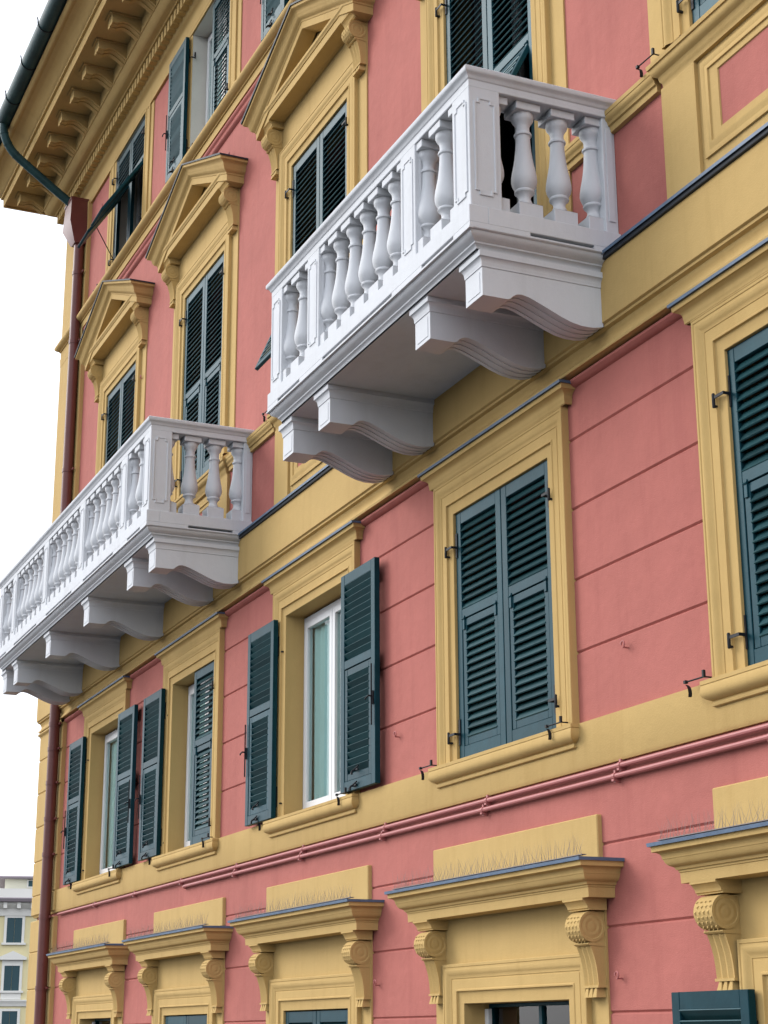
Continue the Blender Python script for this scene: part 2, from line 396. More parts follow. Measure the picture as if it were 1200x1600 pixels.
# ------------------------------------------------------------------ window surrounds
def frame_rings(c, prof, zb, zt):
    """prof: list of (offset from the opening edge, y); returns open rings going up, over and down"""
    return [[(c-HO-o, y, zb), (c-HO-o, y, zt+o), (c+HO+o, y, zt+o), (c+HO+o, y, zb)] for o, y in prof]
FP = [(0.240,0.02),(0.240,-0.047),(0.236,-0.050),(0.222,-0.050),(0.219,-0.046),(0.212,-0.046),(0.205,-0.050),(0.198,-0.0495),(0.185,-0.045),(0.172,-0.037),(0.160,-0.031),(0.152,-0.030),(0.149,-0.026),(0.143,-0.026),(0.141,-0.029),(0.088,-0.029),(0.082,-0.034),(0.074,-0.034),(0.070,-0.020),(0.066,-0.018),(0.0,-0.018),(-0.002,-0.016),(-0.002,0.22)]
def hood(c, half, prof, m, name, parent, back=0.015):
    """prof (d,z) swept over the front with mitred returns to the wall"""
    r = [[(c-half-d, back, z), (c-half-d, -d, z), (c+half+d, -d, z), (c+half+d, back, z)] for d, z in prof]
    return obj(name, MB().loft(r).mesh(name, m), parent)

def first_floor_surround(c):
    b = MB(); b.loft(frame_rings(c, FP, 3.395, 5.09))
    b.box(c-HO-0.24, c+HO+0.24, -0.05, 0.012, 5.3305, 5.375)          # plain frieze
    s_ = part('window_surround', b.mesh('window_surround', YEL))
    hood(c, HO+0.24, [(0.045,5.335),(0.052,5.340),(0.054,5.362)]+arc(0.056,5.365,0.088,5.415,-0.012,4)+arc(0.088,5.415,0.098,5.425,0.004,2)+[(0.100,5.448),(0.0,5.45)], YEL, 'window_cornice', s_)
    hood(c, HO+0.235, [(0.10,5.4495),(0.116,5.445),(0.118,5.462),(0.0,5.475)], LEAD, 'flashing', s_)
    # sill
    hood(c, 0.862, [(0.0,3.257),(0.042,3.257),(0.05,3.262),(0.052,3.272),(0.046,3.282),(0.046,3.287)]+arc(0.05,3.288,0.088,3.365,0.022,7)+[(0.086,3.369),(0.09,3.371),(0.09,3.392),(0.0,3.41)], YEL, 'sill', s_)
    obj('sill', MB().box(c-HO-0.235, c+HO+0.235, -0.012, 0.3, 3.396, 3.412).mesh('sill', YEL), s_)
    return s_

def console_mesh():
    """scroll console; origin: wall plane, x centred, z = 0 at the underside of the cornice"""
    b = MB(); hw = 0.075
    b.prism_x([(0,0),(-0.152,0),(-0.152,-0.012),(-0.146,-0.014)]+[(-0.142+0.022*math.sin(t*PI/2)*1.0, -0.016-0.036*t) for t in (0,0.25,0.5,0.75,1.0)]+[(-0.112,-0.056),(-0.112,-0.062),(0,-0.062)], -hw-0.035, hw+0.035)
    # scroll drum with stepped spiral eyes
    R = 0.082
    b.lathe([(0.010,-hw-0.002),(0.020,-hw-0.003),(0.024,-hw-0.001),(0.034,-hw-0.001),(0.038,-hw-0.003),(0.050,-hw-0.003),(0.055,-hw-0.001),(0.064,-hw-0.001),(0.068,-hw-0.004),(R,-hw-0.004),(R,hw+0.004),(0.068,hw+0.004),(0.064,hw+0.001),(0.055,hw+0.001),(0.050,hw+0.003),(0.038,hw+0.003),(0.034,hw+0.001),(0.024,hw+0.001),(0.020,hw+0.003),(0.010,hw+0.002)], 0, -0.078, -0.148, 24, 'x')
    for i in range(7):                                       # scales on the drum
        a = math.radians(148+i*17)
        for k in range(4):
            xx = -0.054+0.036*k+(0.009 if i % 2 else -0.009)
            cy = -0.078+R*math.cos(a); cz = -0.148+R*math.sin(a)
            b.lathe([(0.001,0.009),(0.008,0.006),(0.012,-0.002)], xx, cy, cz, 6, 'y') if False else b.add(
                [(xx-0.011,cy,cz+0.009),(xx+0.011,cy,cz+0.009),(xx,cy+0.006*math.sin(a),cz-0.013),(xx,-0.078+(R+0.006)*math.cos(a),-0.148+(R+0.006)*math.sin(a))], [(0,1,3),(1,2,3),(2,0,3)])
    b.box(-hw, hw, -0.078, 0.0, -0.24, -0.07)
    # lip under the scroll and fluted leg
    b.prism_x([(0,-0.232),(-0.105,-0.234),(-0.108,-0.240),(-0.098,-0.248),(0,-0.252)], -hw-0.004, hw+0.004)
    leg = [(-0.092,-0.25),(-0.082,-0.275),(-0.070,-0.31),(-0.060,-0.35),(-0.053,-0.40),(-0.049,-0.455)]
    xs = []; k = 12
    for i in range(k+1):
        f = i/k; xx = -hw+2*hw*f
        o = 0.0 if i in (0, k) else (0.011 if i % 4 in (2,) else (0.006 if i % 2 else 0.0))
        xs.append((xx, o))
    b.loft([[(x, 0, -0.25)]+[(x, y+o, z) for y, z in leg]+[(x, 0, -0.455)] for x, o in xs], True, True)
    b.box(-hw-0.006, hw+0.006, -0.056, 0, -0.468, -0.455)
    for k in (-0.045, 0.0, 0.045):                           # drops
        b.loft([[(k-0.010,-0.050,-0.468),(k+0.010,-0.050,-0.468),(k+0.010,0,-0.468),(k-0.010,0,-0.468)],
                [(k-0.021,-0.062,-0.518),(k+0.021,-0.062,-0.518),(k+0.021,0,-0.518),(k-0.021,0,-0.518)]], True, True)
    return b.mesh('console', YEL)
CM = console_mesh()
GP = FP[:-1]+[(-0.002,0.20)]
def corn_prof(z):                                           # shared window cornice, z = underside
    return [(-0.01,z),(0.165,z),(0.167,z+0.052),(0.172,z+0.054),(0.172,z+0.064),(0.182,z+0.066),(0.186,z+0.078)]+arc(0.188,z+0.08,0.225,z+0.118,0.008,4)+arc(0.228,z+0.12,0.262,z+0.155,-0.012,4)+[(0.266,z+0.157),(0.267,z+0.187),(0.0,z+0.19)]
def ground_surround(c):
    b = MB(); b.loft(frame_rings(c, GP, 0.12, 1.885))
    b.box(c-1.075, c-HO-0.2405, -0.012, 0.012, 0.12, 2.405); b.box(c+HO+0.2405, c+1.075, -0.012, 0.012, 0.12, 2.405)
    b.box(c-HO-0.24, c+HO+0.24, -0.0125, 0.012, 2.126, 2.4055)
    s_ = part('window_surround', b.mesh('window_surround', YEL))
    hood(c, 1.005, corn_prof(2.405), YEL, 'window_cornice', s_)
    hood(c, 1.0, [(0.262,2.593),(0.283,2.588),(0.285,2.606),(0.0,2.625)], LEAD, 'flashing', s_)
    obj('plinth_block', MB().cbox(c-1.06, c+1.06, -0.03, 0.013, 2.62, 2.865, 0.006).mesh('plinth_block', YEL), s_)
    for sx in (-1, 1): obj('console', CM, s_, Vector((c+sx*0.99, -0.012, 2.405)))
    # recessed fill so that the opening closes at the back
    return s_
def second_floor_surround(i, c):
    door = (i == 3)
    zb = 6.075 if door else 7.06
    b = MB(); b.loft(frame_rings(c, FP, zb, 9.31))
    zs = 6.0 if door else 6.95
    b.box(c-1.075, c-HO-0.2405, -0.012, 0.02, zs, 9.868); b.box(c+HO+0.2405, c+1.075, -0.012, 0.02, zs, 9.868)
    b.box(c-HO-0.24, c+HO+0.24, -0.0125, 0.02, 9.5515, 9.8685)
    s_ = part('window_surround', b.mesh('window_surround', YEL))
    for sx in (-1, 1): obj('console', CM, s_, Vector((c+sx*0.99, -0.012, 9.868)))
    z = 9.868
    hood(c, 1.005, [(-0.015,z),(0.165,z),(0.168,z+0.072),(0.176,z+0.075),(0.180,z+0.09),(0.19,z+0.1),(0.192,z+0.125),(0.0,z+0.135)], YEL, 'window_cornice', s_)
    # raking cornice of the pediment
    zt, za = 10.018, 10.535
    pr = [(0.04,-0.215),(0.178,-0.215),(0.181,-0.150),(0.188,-0.146),(0.190,-0.132)]+arc(0.192,-0.130,0.232,-0.085,0.009,4)+arc(0.234,-0.083,0.276,-0.036,-0.013,4)+[(0.282,-0.034),(0.284,-0.004),(0.0,0.0)]
    def rk(pr_, name, m, extra=0.0):
        r = []
        for d, dz in pr_:
            e = 1.005+d+extra
            r.append([(c-e,0.015,zt+dz),(c-e,-d,zt+dz),(c,-d,za+dz),(c+e,-d,zt+dz),(c+e,0.015,zt+dz)])
        obj(name, MB().loft(r).mesh(name, m), s_)
    rk(pr, 'pediment', YEL)
    rk([(0.278,-0.004),(0.297,-0.010),(0.300,0.006),(0.0,0.012)], 'flashing', SLATE)
    b = MB()                                                 # tympanum with a raised inner field
    b.prism_x([(0,0),(0,0)] , 0, 0) if False else None
    tri = lambda q, y: [(c-1.0+q*2.2, y, 9.99+q*0.4), (c+1.0-q*2.2, y, 9.99+q*0.4), (c, y, 10.46-q)]
    b.add(tri(0, -0.014), [(0,1,2)])
    t0 = tri(0.15, -0.014); t1 = tri(0.15, -0.026); t2 = tri(0.165, -0.032)
    b.loft([t0, t1, t2], True); b.add(t2, [(0,1,2)])
    obj('tympanum', b.mesh('tympanum', YEL), s_)
    if not door:
        hood(c, 0.905, [(0.0,6.83),(0.03,6.832),(0.034,6.86),(0.045,6.872),(0.05,6.90)]+arc(0.052,6.902,0.085,6.955,0.012,4)+[(0.095,6.957),(0.098,6.982),(0.0,7.065)], YEL, 'sill', s_)
        obj('sill', MB().box(c-HO-0.235, c+HO+0.235, -0.012, 0.3, 7.045, 7.062).mesh('sill', YEL), s_)
        # pedestal panel under the sill
        b = MB()
        b.box(c-0.96, c-0.63, -0.030, 0.0, 6.07, 6.835); b.box(c+0.63, c+0.96, -0.030, 0.0, 6.07, 6.835)
        b.box(c-0.63, c+0.63, -0.006, 0.0, 6.07, 6.83)
        def fr(hx, z0, z1, y): return [(c-hx,y,z0),(c+hx,y,z0),(c+hx,y,z1),(c-hx,y,z1)]
        b.loft([fr(0.59,6.215,6.795,-0.004), fr(0.59,6.215,6.795,-0.020), fr(0.575,6.23,6.78,-0.022), fr(0.555,6.25,6.76,-0.016), fr(0.53,6.27,6.74,-0.026), fr(0.515,6.285,6.725,-0.028), fr(0.512,6.288,6.722,-0.018), fr(0.435,6.335,6.685,-0.018), fr(0.43,6.34,6.68,-0.007)], True)
        obj('pedestal_panel', b.mesh('pedestal_panel', YEL), s_)
        obj('panel_field', MB().box(c-0.432, c+0.432, -0.0095, 0.0, 6.338, 6.682).mesh('panel_field', PINK), s_)
    return s_
def third_floor_surround(c):
    b = MB()
    tp = [(0.36,0.01),(0.36,-0.012),(0.245,-0.012),(0.245,-0.030),(0.215,-0.032),(0.205,-0.024),(0.10,-0.024),(0.09,-0.034),(0.07,-0.034),(0.06,-0.02),(0.0,-0.018),(-0.002,-0.014)]
    b.loft([[(c-HO-o, y, 10.95), (c-HO-o, y, min(12.70, 12.56+o*0.55)), (c+HO+o, y, min(12.70, 12.56+o*0.55)), (c+HO+o, y, 10.95)] for o, y in tp])
    s_ = part('window_surround', b.mesh('window_surround', YEL))
    obj('reveal', MB().loft([[(c-HO+0.002, y, 10.95), (c-HO+0.002, y, 12.552), (c+HO-0.002, y, 12.552), (c+HO-0.002, y, 10.95)] for y in (-0.013, 0.30)]).mesh('reveal', REVEAL), s_)
    return s_
S1 = [first_floor_surround(c) for c in CW]
SG = [ground_surround(c) for c in CG]
S2 = [second_floor_surround(i, c) for i, c in enumerate(CP)]
S3 = [third_floor_surround(c) for c in CT]
# string moulding of the second floor between the windows
e = [QX]
for i, c in enumerate(CP): e += [c-(1.08 if i == 3 else 1.0), c+(1.08 if i == 3 else 1.0)]
e.append(XR)
for i in range(0, len(e), 2):
    moulding('string_moulding', [(0.0,6.845),(0.028,6.847),(0.030,6.885),(0.042,6.89),(0.046,6.91)]+arc(0.048,6.912,0.062,6.95,0.006,3)+[(0.066,6.952),(0.068,6.978),(0.0,6.985)], YEL, e[i+1], e[i])

# ------------------------------------------------------------------ windows behind open shutters
def window(c, zb, zt, y, curtain=True, parent=None):
    b = MB(); hw = HO-0.004
    def fr(x0, x1, z0, z1, t, ya, yb):
        b.cbox(x0, x0+t, ya, yb, z0, z1, 0.003); b.cbox(x1-t, x1, ya, yb, z0, z1, 0.003)
        b.cbox(x0+t, x1-t, ya, yb, z1-t, z1, 0.003); b.cbox(x0+t, x1-t, ya, yb, z0, z0+t, 0.003)
    fr(c-hw, c+hw, zb, zt, 0.05, y, y+0.06)
    fr(c-hw+0.05, c-0.004, zb+0.05, zt-0.05, 0.055, y-0.012, y+0.04)
    fr(c+0.004, c+hw-0.05, zb+0.05, zt-0.05, 0.055, y-0.012, y+0.04)
    wn = part('window', b.mesh('window', FRAME))
    for x0, x1 in ((c-hw+0.105, c-0.059), (c+0.059, c+hw-0.105)):
        obj('pane', MB().add([(x0,y+0.012,zb+0.105),(x1,y+0.012,zb+0.105),(x1,y+0.012,zt-0.105),(x0,y+0.012,zt-0.105)], [(0,1,2,3)]).mesh('pane', GLASS, 35, False), wn)
    if curtain:
        n = 90; r0 = []; r1 = []
        for i in range(n+1):
            x = c-hw+0.004+(2*hw-0.008)*i/n
            yy = y+0.068+0.010*math.sin(x*62)+0.007*math.sin(x*23+1.3)
            r0.append((x, yy, zb+0.02)); r1.append((x, yy+0.006*math.sin(x*40), zt-0.02))
        obj('curtain', MB().loft([r0, r1]).mesh('curtain', CURT, 180), wn)
    return wn
for i in (0, 1, 2): window(CW[i], 3.412, 5.075, 0.148)
window(CT[1], 10.96, 12.545, 0.155)
window(CT[0], 10.96, 12.545, 0.27, False)
window(CT[2], 10.96, 12.545, 0.155)
def dark_window(c, zb, zt, y):
    b = MB(); hw = HO-0.004
    b.cbox(c-hw, c-hw+0.03, y, y+0.05, zb, zt, 0.003); b.cbox(c+hw-0.03, c+hw, y, y+0.05, zb, zt, 0.003)
    b.cbox(c-hw+0.03, c+hw-0.03, y, y+0.05, zt-0.022, zt, 0.003); b.cbox(c-hw+0.03, c+hw-0.03, y, y+0.05, zb, zb+0.05, 0.003)
    b.cbox(c-0.02, c+0.02, y+0.004, y+0.046, zb+0.05, zt-0.022, 0.003)
    wn = part('window', b.mesh('window', GREEN))
    obj('jamb_liner', MB().cbox(c-hw-0.002, c-hw+0.045, y-0.03, y-0.002, zb, zt-0.03, 0.002).mesh('jamb_liner', FRAME), wn)
    for x0, x1 in ((c-hw+0.03, c-0.02), (c+0.02, c+hw-0.03)):
        obj('pane', MB().add([(x0,y+0.022,zb+0.05),(x1,y+0.022,zb+0.05),(x1,y+0.022,zt-0.022),(x0,y+0.022,zt-0.022)], [(0,1,2,3)]).mesh('pane', GLASS, 35, False), wn)
for i in (0, 3, 4): dark_window(CG[i], 0.3, 1.882, 0.155)
window(CP[3], 6.12, 9.30, 0.24, False)

# ------------------------------------------------------------------ shutters
W = 0.654
def slat_mesh(wd):
    a = math.radians(56); t = 0.0050; L = 0.032
    ca, sa = math.cos(a), math.sin(a)
    pr = []
    for u, v_ in ((-L,-t),(L,-t),(L+0.002,0),(L,t),(-L,t),(-L-0.002,0)):
        pr.append((u*ca - v_*sa, u*sa + v_*ca))
    b = MB(); b.prism_x(pr, -wd/2, wd/2)
    return b.mesh('slat', SLATP)
SLATS = {}
def slat(wd):
    k = round(wd, 3)
    if k not in SLATS: SLATS[k] = slat_mesh(k)
    return SLATS[k]
def hinge_mesh(sx):
    b = MB(); q = sx
    def bx(x0, x1, *r): b.box(min(q*x0, q*x1), max(q*x0, q*x1), *r)
    b.box(-0.011, 0.011, -0.007, 0.0, -0.07, 0.10)           # strap on the stile
    bx(-0.011, 0.080, -0.050, -0.044, -0.008, 0.008)         # arm that clears the moulded frame
    bx(-0.011, -0.006, -0.046, -0.004, -0.008, 0.008)
    b.lathe([(0.007,-0.055),(0.009,-0.05),(0.009,0.020),(0.006,0.024)], q*0.079, -0.047, 0, 8)
    bx(0.074, 0.086, -0.046, 0.0, -0.052, -0.040)
    return b.mesh('hinge', IRON)
HM = {-1: hinge_mesh(-1), 1: hinge_mesh(1)}
def bolt_mesh():
    b = MB(); b.cbox(-0.018, 0.018, -0.008, 0.0, -0.05, 0.05, 0.002); b.tube([(0,-0.008,0.01),(0,-0.035,0.012),(-0.02,-0.045,0.0),(-0.045,-0.04,-0.006)], 0.007, 6)
    b.tube([(0.0,-0.012,-0.2),(0.0,-0.012,0.25)], 0.006, 6)
    return b.mesh('shutter_bolt', IRON)
BM_ = bolt_mesh()
def catch_mesh():
    b = MB(); b.cbox(-0.045, 0.03, -0.012, 0.0, -0.008, 0.008, 0.002); b.tube([(-0.02,-0.012,0),(-0.02,-0.03,-0.01),(-0.02,-0.04,-0.03),(0.0,-0.042,-0.035)], 0.008, 6)
    b.tube([(-0.05,-0.01,0.0),(0.05,-0.012,0.02)], 0.006, 6)
    return b.mesh('shutter_catch', IRON)
KM = catch_mesh()
def leaf_mesh(H, split, low_open):
    """frame of one shutter leaf; outer face at y=0, thickness 0.042, x 0..W, z 0..H; split = height of the mid rail centre"""
    b = MB(); T = 0.042; sw = 0.072
    b.cbox(0.001, sw, 0, T, 0, H, 0.003); b.cbox(W-sw, W-0.001, 0, T, 0, H, 0.003)
    b.cbox(sw, W-sw, 0.001, T-0.001, H-0.085, H, 0.003)
    b.cbox(sw, W-sw, 0.001, T-0.001, split-0.03, split+0.035, 0.003)
    b.cbox(sw, W-sw, 0.001, T-0.001, 0, 0.078, 0.003)
    return b.mesh('shutter', GREEN)
def sash_mesh(h):
    """lower hinged sash; origin at its top outer edge, hangs down"""
    b = MB(); T = 0.034; x0, x1 = 0.077, W-0.077; sw = 0.05
    b.cbox(x0, x0+sw, 0.004, 0.004+T, -h, -0.004, 0.003); b.cbox(x1-sw, x1, 0.004, 0.004+T, -h, -0.004, 0.003)
    b.cbox(x0+sw, x1-sw, 0.005, 0.003+T, -0.055, -0.004, 0.003); b.cbox(x0+sw, x1-sw, 0.005, 0.003+T, -h, -h+0.052, 0.003)
    return b.mesh('shutter_sash', GREEN)
def hinge_small():
    b = MB(); b.cbox(-0.014, 0.014, -0.004, 0.006, -0.075, 0.02, 0.002); b.lathe([(0.007,-0.016),(0.007,0.016)], 0, -0.004, 0.0, 6, 'x'); return b.mesh('sash_hinge', GREEN)
SH = hinge_small()
LM = {}
def shutter(x, y, z, H, split, side, opened=False, tilt=0.0, pitch=0.054, tiltz=0.0):
    """side -1: hung at its left jamb; +1: hung at the right. x = left edge when closed; an opened leaf is turned flat against the wall"""
    key = (round(H, 3), round(split, 3))
    if key not in LM: LM[key] = (leaf_mesh(H, split, False), sash_mesh(split-0.03-0.080))
    lm, sm_ = LM[key]
    o = part('shutter', lm, (x, y, z), rz=(PI if opened else 0.0)+tiltz)
    wd = W-2*0.072+0.012
    lo, hi = split+0.035, H-0.085
    n = max(1, round((hi-lo)/pitch))
    for k in range(n): obj('slat', slat(wd), o, (W/2, 0.021, lo+(hi-lo)*(k+0.5)/n), rx=random.uniform(-0.035, 0.035))
    h = split-0.03-0.080
    # the sash is kept in the leaf's own space; when it is thrown open its slats turn with it
    zt = split-0.032
    sa = obj('shutter_sash', sm_, o, (0, 0, zt), rx=-tilt)
    wl = W-2*0.077-2*0.05+0.010
    lo, hi = -h+0.052, -0.055
    n = max(1, round((hi-lo)/pitch))
    for k in range(n):
        cy, cz = 0.021, lo+(hi-lo)*(k+0.5)/n
        yy = cy*math.cos(-tilt)-cz*math.sin(-tilt); zz2 = cy*math.sin(-tilt)+cz*math.cos(-tilt)
        obj('slat', slat(wl), o, (W/2, yy, zt+zz2), rx=-tilt+random.uniform(-0.035, 0.035))
    for xx in (0.10, W-0.10): obj('sash_hinge', SH, o, (xx, -0.001, zt-0.002))
    if opened: o['label'] = 'shutter leaf swung open flat against the wall'
    elif tilt: o['label'] = 'shutter leaf with its lower sash propped outward'
    if not opened:
        for hz in (0.16, H-0.24): obj('hinge', HM[side], o, (0.018 if side < 0 else W-0.018, -0.001, hz))
    else:                                                    # inner face carries bolt and catches
        for hz in (0.16, H-0.24): obj('hinge', HM[side], o, (0.018 if side < 0 else W-0.018, -0.004, hz))
        bo = obj('shutter_bolt', BM_, o, ((W-0.02) if side < 0 else 0.03, 0.046, 0.62), rz=PI)
        obj('shutter_catch', KM, o, (W*0.5, 0.043, 0.14), rz=PI)
        obj('shutter_catch', KM, o, (W*0.55, 0.043, 0.03), rz=PI)
    return o
def pair(c, y, z, H, split, lt=0.0, rt_=0.0, left=True, right=True):
    if left: shutter(c-HO+0.004, y, z, H, split, -1, tilt=lt)
    if right: shutter(c+HO-0.004-W, y, z, H, split, 1, tilt=rt_)
OY = -0.044                                                  # outer face of an opened leaf (it looks at the wall)
def opened_left(c, z, H, split, off): return shutter(c-HO-off, OY, z, H, split, -1, True)
def opened_right(c, z, H, split, off): return shutter(c+HO+off+W, OY, z, H, split, 1, True)
H1 = 1.668
pair(CW[3], 0.0, 3.418, H1, 0.955); pair(CW[4]-0.02, 0.0, 3.418, H1, 0.955)
opened_left(CW[2], 3.405, H1, 0.955, 0.105); opened_right(CW[2], 3.415, H1, 0.955, 0.06)
opened_left(CW[1], 3.405, H1, 0.955, 0.15); pair(CW[1], 0.0, 3.418, H1, 0.955, left=False)
opened_left(CW[0], 3.405, H1, 0.955, 0.115); opened_right(CW[0], 3.41, H1, 0.955, 0.10)
H2 = 2.215
for i in (0, 1, 4): pair(CP[i], 0.0, 7.085, H2, 1.06)
pair(CP[2], 0.0, 7.085, H2, 1.06, lt=math.radians(23))
HD = 3.20
pair(CP[3], 0.0, 6.10, HD, 1.99, rt_=math.radians(26))
H3 = 1.545
pair(CT[0], 0.0, 10.99, H3, 1.03, lt=math.radians(33), rt_=math.radians(33))
part('awning_stay', MB().tube([(-19.62,-0.30,11.52),(-19.72,0.02,11.06)], 0.006, 6).mesh('awning_stay', IRON))
opened_left(CT[1], 10.99, H3, 0.85, 0.03); pair(CT[1], 0.0, 10.99, H3, 0.85, left=False)
opened_left(CT[2], 10.99, H3, 0.85, 0.03); pair(CT[2], 0.0, 10.99, H3, 0.85, left=False)
HG = 1.60
pair(CG[1], 0.0, 0.275, HG, 0.8); pair(CG[2], 0.0, 0.275, HG, 0.8)
opened_left(CG[4], 0.295, HG, 0.8, 0.12)

# ------------------------------------------------------------------ iron stays, hooks, pipes on the wall
def stay_mesh():
    b = MB()
    b.tube([(0.0,0,0.0),(0,-0.045,0.0),(-0.15,-0.05,0.0)], 0.0045, 6)
    b.box(-0.166,-0.148,-0.060,-0.042,-0.008,0.008)
    b.loft([[(-0.165+0.045*math.sin(t)*0.9, y, -0.012-0.06*(1-math.cos(t))/1.2) for y in (-0.060,-0.042)] for t in [i*0.4 for i in range(6)]])
    b.loft([[(-0.158+0.045*math.sin(t)*0.9, y, -0.016-0.056*(1-math.cos(t))/1.2) for y in (-0.060,-0.042)] for t in [i*0.4 for i in range(6)]])
    b.box(-0.006, 0.008, -0.054, -0.040, -0.004, 0.034)
    return b.mesh('shutter_stay', IRON)
STM = stay_mesh()
for c in CW:
    part('shutter_stay', STM, (c-HO-0.27, -0.03, 3.415)); part('shutter_stay', STM, (c+HO+0.20, -0.055, 3.412))
for i in (4,): part('shutter_stay', STM, (CP[i]-0.95, -0.03, 7.05))
part('shutter_stay', STM, (CP[2]-0.98, -0.03, 7.05))
for c in CT: part('shutter_stay', STM, (c-HO-0.50, -0.03, 10.99))
def eye_mesh():
    b = MB(); b.tube([(0,0,0),(0,-0.035,0.0)]+[(0.018*math.sin(t), -0.035, 0.018-0.018*math.cos(t)) for t in [i*0.7 for i in range(1, 8)]], 0.005, 6)
    return b.mesh('wall_eye', PPIPE)
EM = eye_mesh()
for x, z in ((-7.99,3.735),(-11.06,3.712),(-11.43,2.03),(-15.1,10.30),(-18.16,8.96),(-11.9,10.3),(-16.95,12.25),(-20.4,12.2),(-8.2,1.98)): part('wall_eye', EM, (x, 0, z))
b = MB(); b.tube([(XR,-0.03,3.098),(-20.95,-0.03,3.098)], 0.0145, 10)
up_ = part('conduit', b.mesh('conduit', PPIPE))
b = MB(); b.tube([(XR,-0.03,3.046),(-15.93,-0.03,3.046),(-15.96,-0.028,3.044),(-15.975,-0.015,3.04),(-15.98,0.012,3.04)], 0.0145, 10)
lo_ = part('conduit', b.mesh('conduit', PPIPE))
b = MB(); b.lathe([(0.015,-0.014),(0.0185,-0.014),(0.0185,0.014),(0.015,0.014)], 0, -0.03, 0, 10, 'x'); b.box(-0.009, 0.009, -0.032, 0.0, -0.034, 0.034); b.box(-0.011,0.011,-0.046,-0.012,-0.028,-0.016)
KC = b.mesh('conduit_clip', PPIPE)
for k, x in enumerate([-8.03, -9.62, -11.2, -12.8, -14.4, -16.0, -17.6, -19.2, -6.6]):
    obj('conduit_clip', KC, up_, Vector((x-0.05, 0, 3.098)))
    if x > -15.9: obj('conduit_clip', KC, lo_, Vector((x-0.11, 0, 3.046)))

# ------------------------------------------------------------------ balconies
BAL = MB()
BAL.cbox(-0.078,0.078,-0.078,0.078,0.0,0.105,0.003)
BAL.loft([[(-0.078,-0.078,0.104),(0.078,-0.078,0.104),(0.078,0.078,0.104),(-0.078,0.078,0.104)],[(-0.042,-0.042,0.126),(0.042,-0.042,0.126),(0.042,0.042,0.126),(-0.042,0.042,0.126)]], True, True)
BAL.lathe([(0.044,0.12),(0.046,0.13),(0.043,0.142),(0.037,0.155),(0.036,0.168),(0.040,0.182),(0.050,0.194),(0.058,0.200),(0.060,0.208),(0.056,0.215),(0.054,0.218),(0.063,0.232),(0.072,0.252),(0.0765,0.275),(0.0755,0.30),(0.070,0.335),(0.062,0.375),(0.054,0.42),(0.048,0.47),(0.044,0.52),(0.0425,0.56),(0.043,0.568),(0.051,0.572),(0.053,0.580),(0.050,0.588),(0.043,0.592),(0.041,0.60),(0.041,0.628),(0.044,0.640),(0.052,0.655),(0.062,0.668),(0.066,0.680),(0.066,0.71)], 0, 0, 0, 20)
BAL.cbox(-0.080,0.080,-0.080,0.080,0.708,0.758,0.003)
BALM = BAL.mesh('baluster', WHITE)
HB = MB()
def pedestal_mesh(wx, wy):
    b = MB(); b.cbox(-wx/2, wx/2, -wy/2, wy/2, 0, 0.765, 0.004)
    def panel(hw, put):
        z0, z1 = 0.075, 0.70; n = 0.026
        def pl(q):
            h_ = hw-q
            a, e_ = z0+q, z1-q
            return [(-h_+n,a),(h_-n,a),(h_-n,a+n),(h_,a+n),(h_,e_-n),(h_-n,e_-n),(h_-n,e_),(-h_+n,e_),(-h_+n,e_-n),(-h_,e_-n),(-h_,a+n),(-h_+n,a+n)]
        b.loft([[put(u, z, dd) for u, z in pl(q)] for q, dd in ((0,0.0),(0.002,0.006),(0.010,0.006),(0.013,0.001))], True)
        b.add([put(u, z, 0.001) for u, z in pl(0.013)], [tuple(range(12))])
    panel(wx/2-0.03, lambda u, z, dd: (u, -wy/2-dd, z))
    panel(wy/2-0.03, lambda u, z, dd: (wx/2+dd, u, z)); panel(wy/2-0.03, lambda u, z, dd: (-wx/2-dd, u, z))
    return b.mesh('pedestal', WHITE)
PM = pedestal_mesh(0.215, 0.20)
def corner_pedestal(sx):
    b = MB(); b.cbox(-0.11, 0.11, -0.10, 0.10, 0, 0.765, 0.004)
    def panel(hw, put):
        z0, z1 = 0.075, 0.70; n = 0.026
        def pl(q):
            h_ = hw-q; a, e_ = z0+q, z1-q
            return [(-h_+n,a),(h_-n,a),(h_-n,a+n),(h_,a+n),(h_,e_-n),(h_-n,e_-n),(h_-n,e_),(-h_+n,e_),(-h_+n,e_-n),(-h_,e_-n),(-h_,a+n),(-h_+n,a+n)]
        b.loft([[put(u, z, dd) for u, z in pl(q)] for q, dd in ((0,0.0),(0.002,0.007),(0.011,0.007),(0.015,0.001))], True)
        b.add([put(u, z, 0.001) for u, z in pl(0.015)], [tuple(range(12))])
    panel(0.08, lambda u, z, dd: (u, -0.10-dd, z)); panel(0.07, lambda u, z, dd: (sx*(0.11+dd), u, z))
    return b.mesh('pedestal', WHITE)
CPM = {1: corner_pedestal(1), -1: corner_pedestal(-1)}
WP = MB(); WP.cbox(-0.10,0.10,0,0.085,0,0.765,0.004)
for sx in (-1, 1): WP.cbox(min(sx*0.10,sx*0.106), max(sx*0.10,sx*0.106), 0.02, 0.065, 0.08, 0.69, 0.002)
WPM = WP.mesh('wall_post', WHITE)
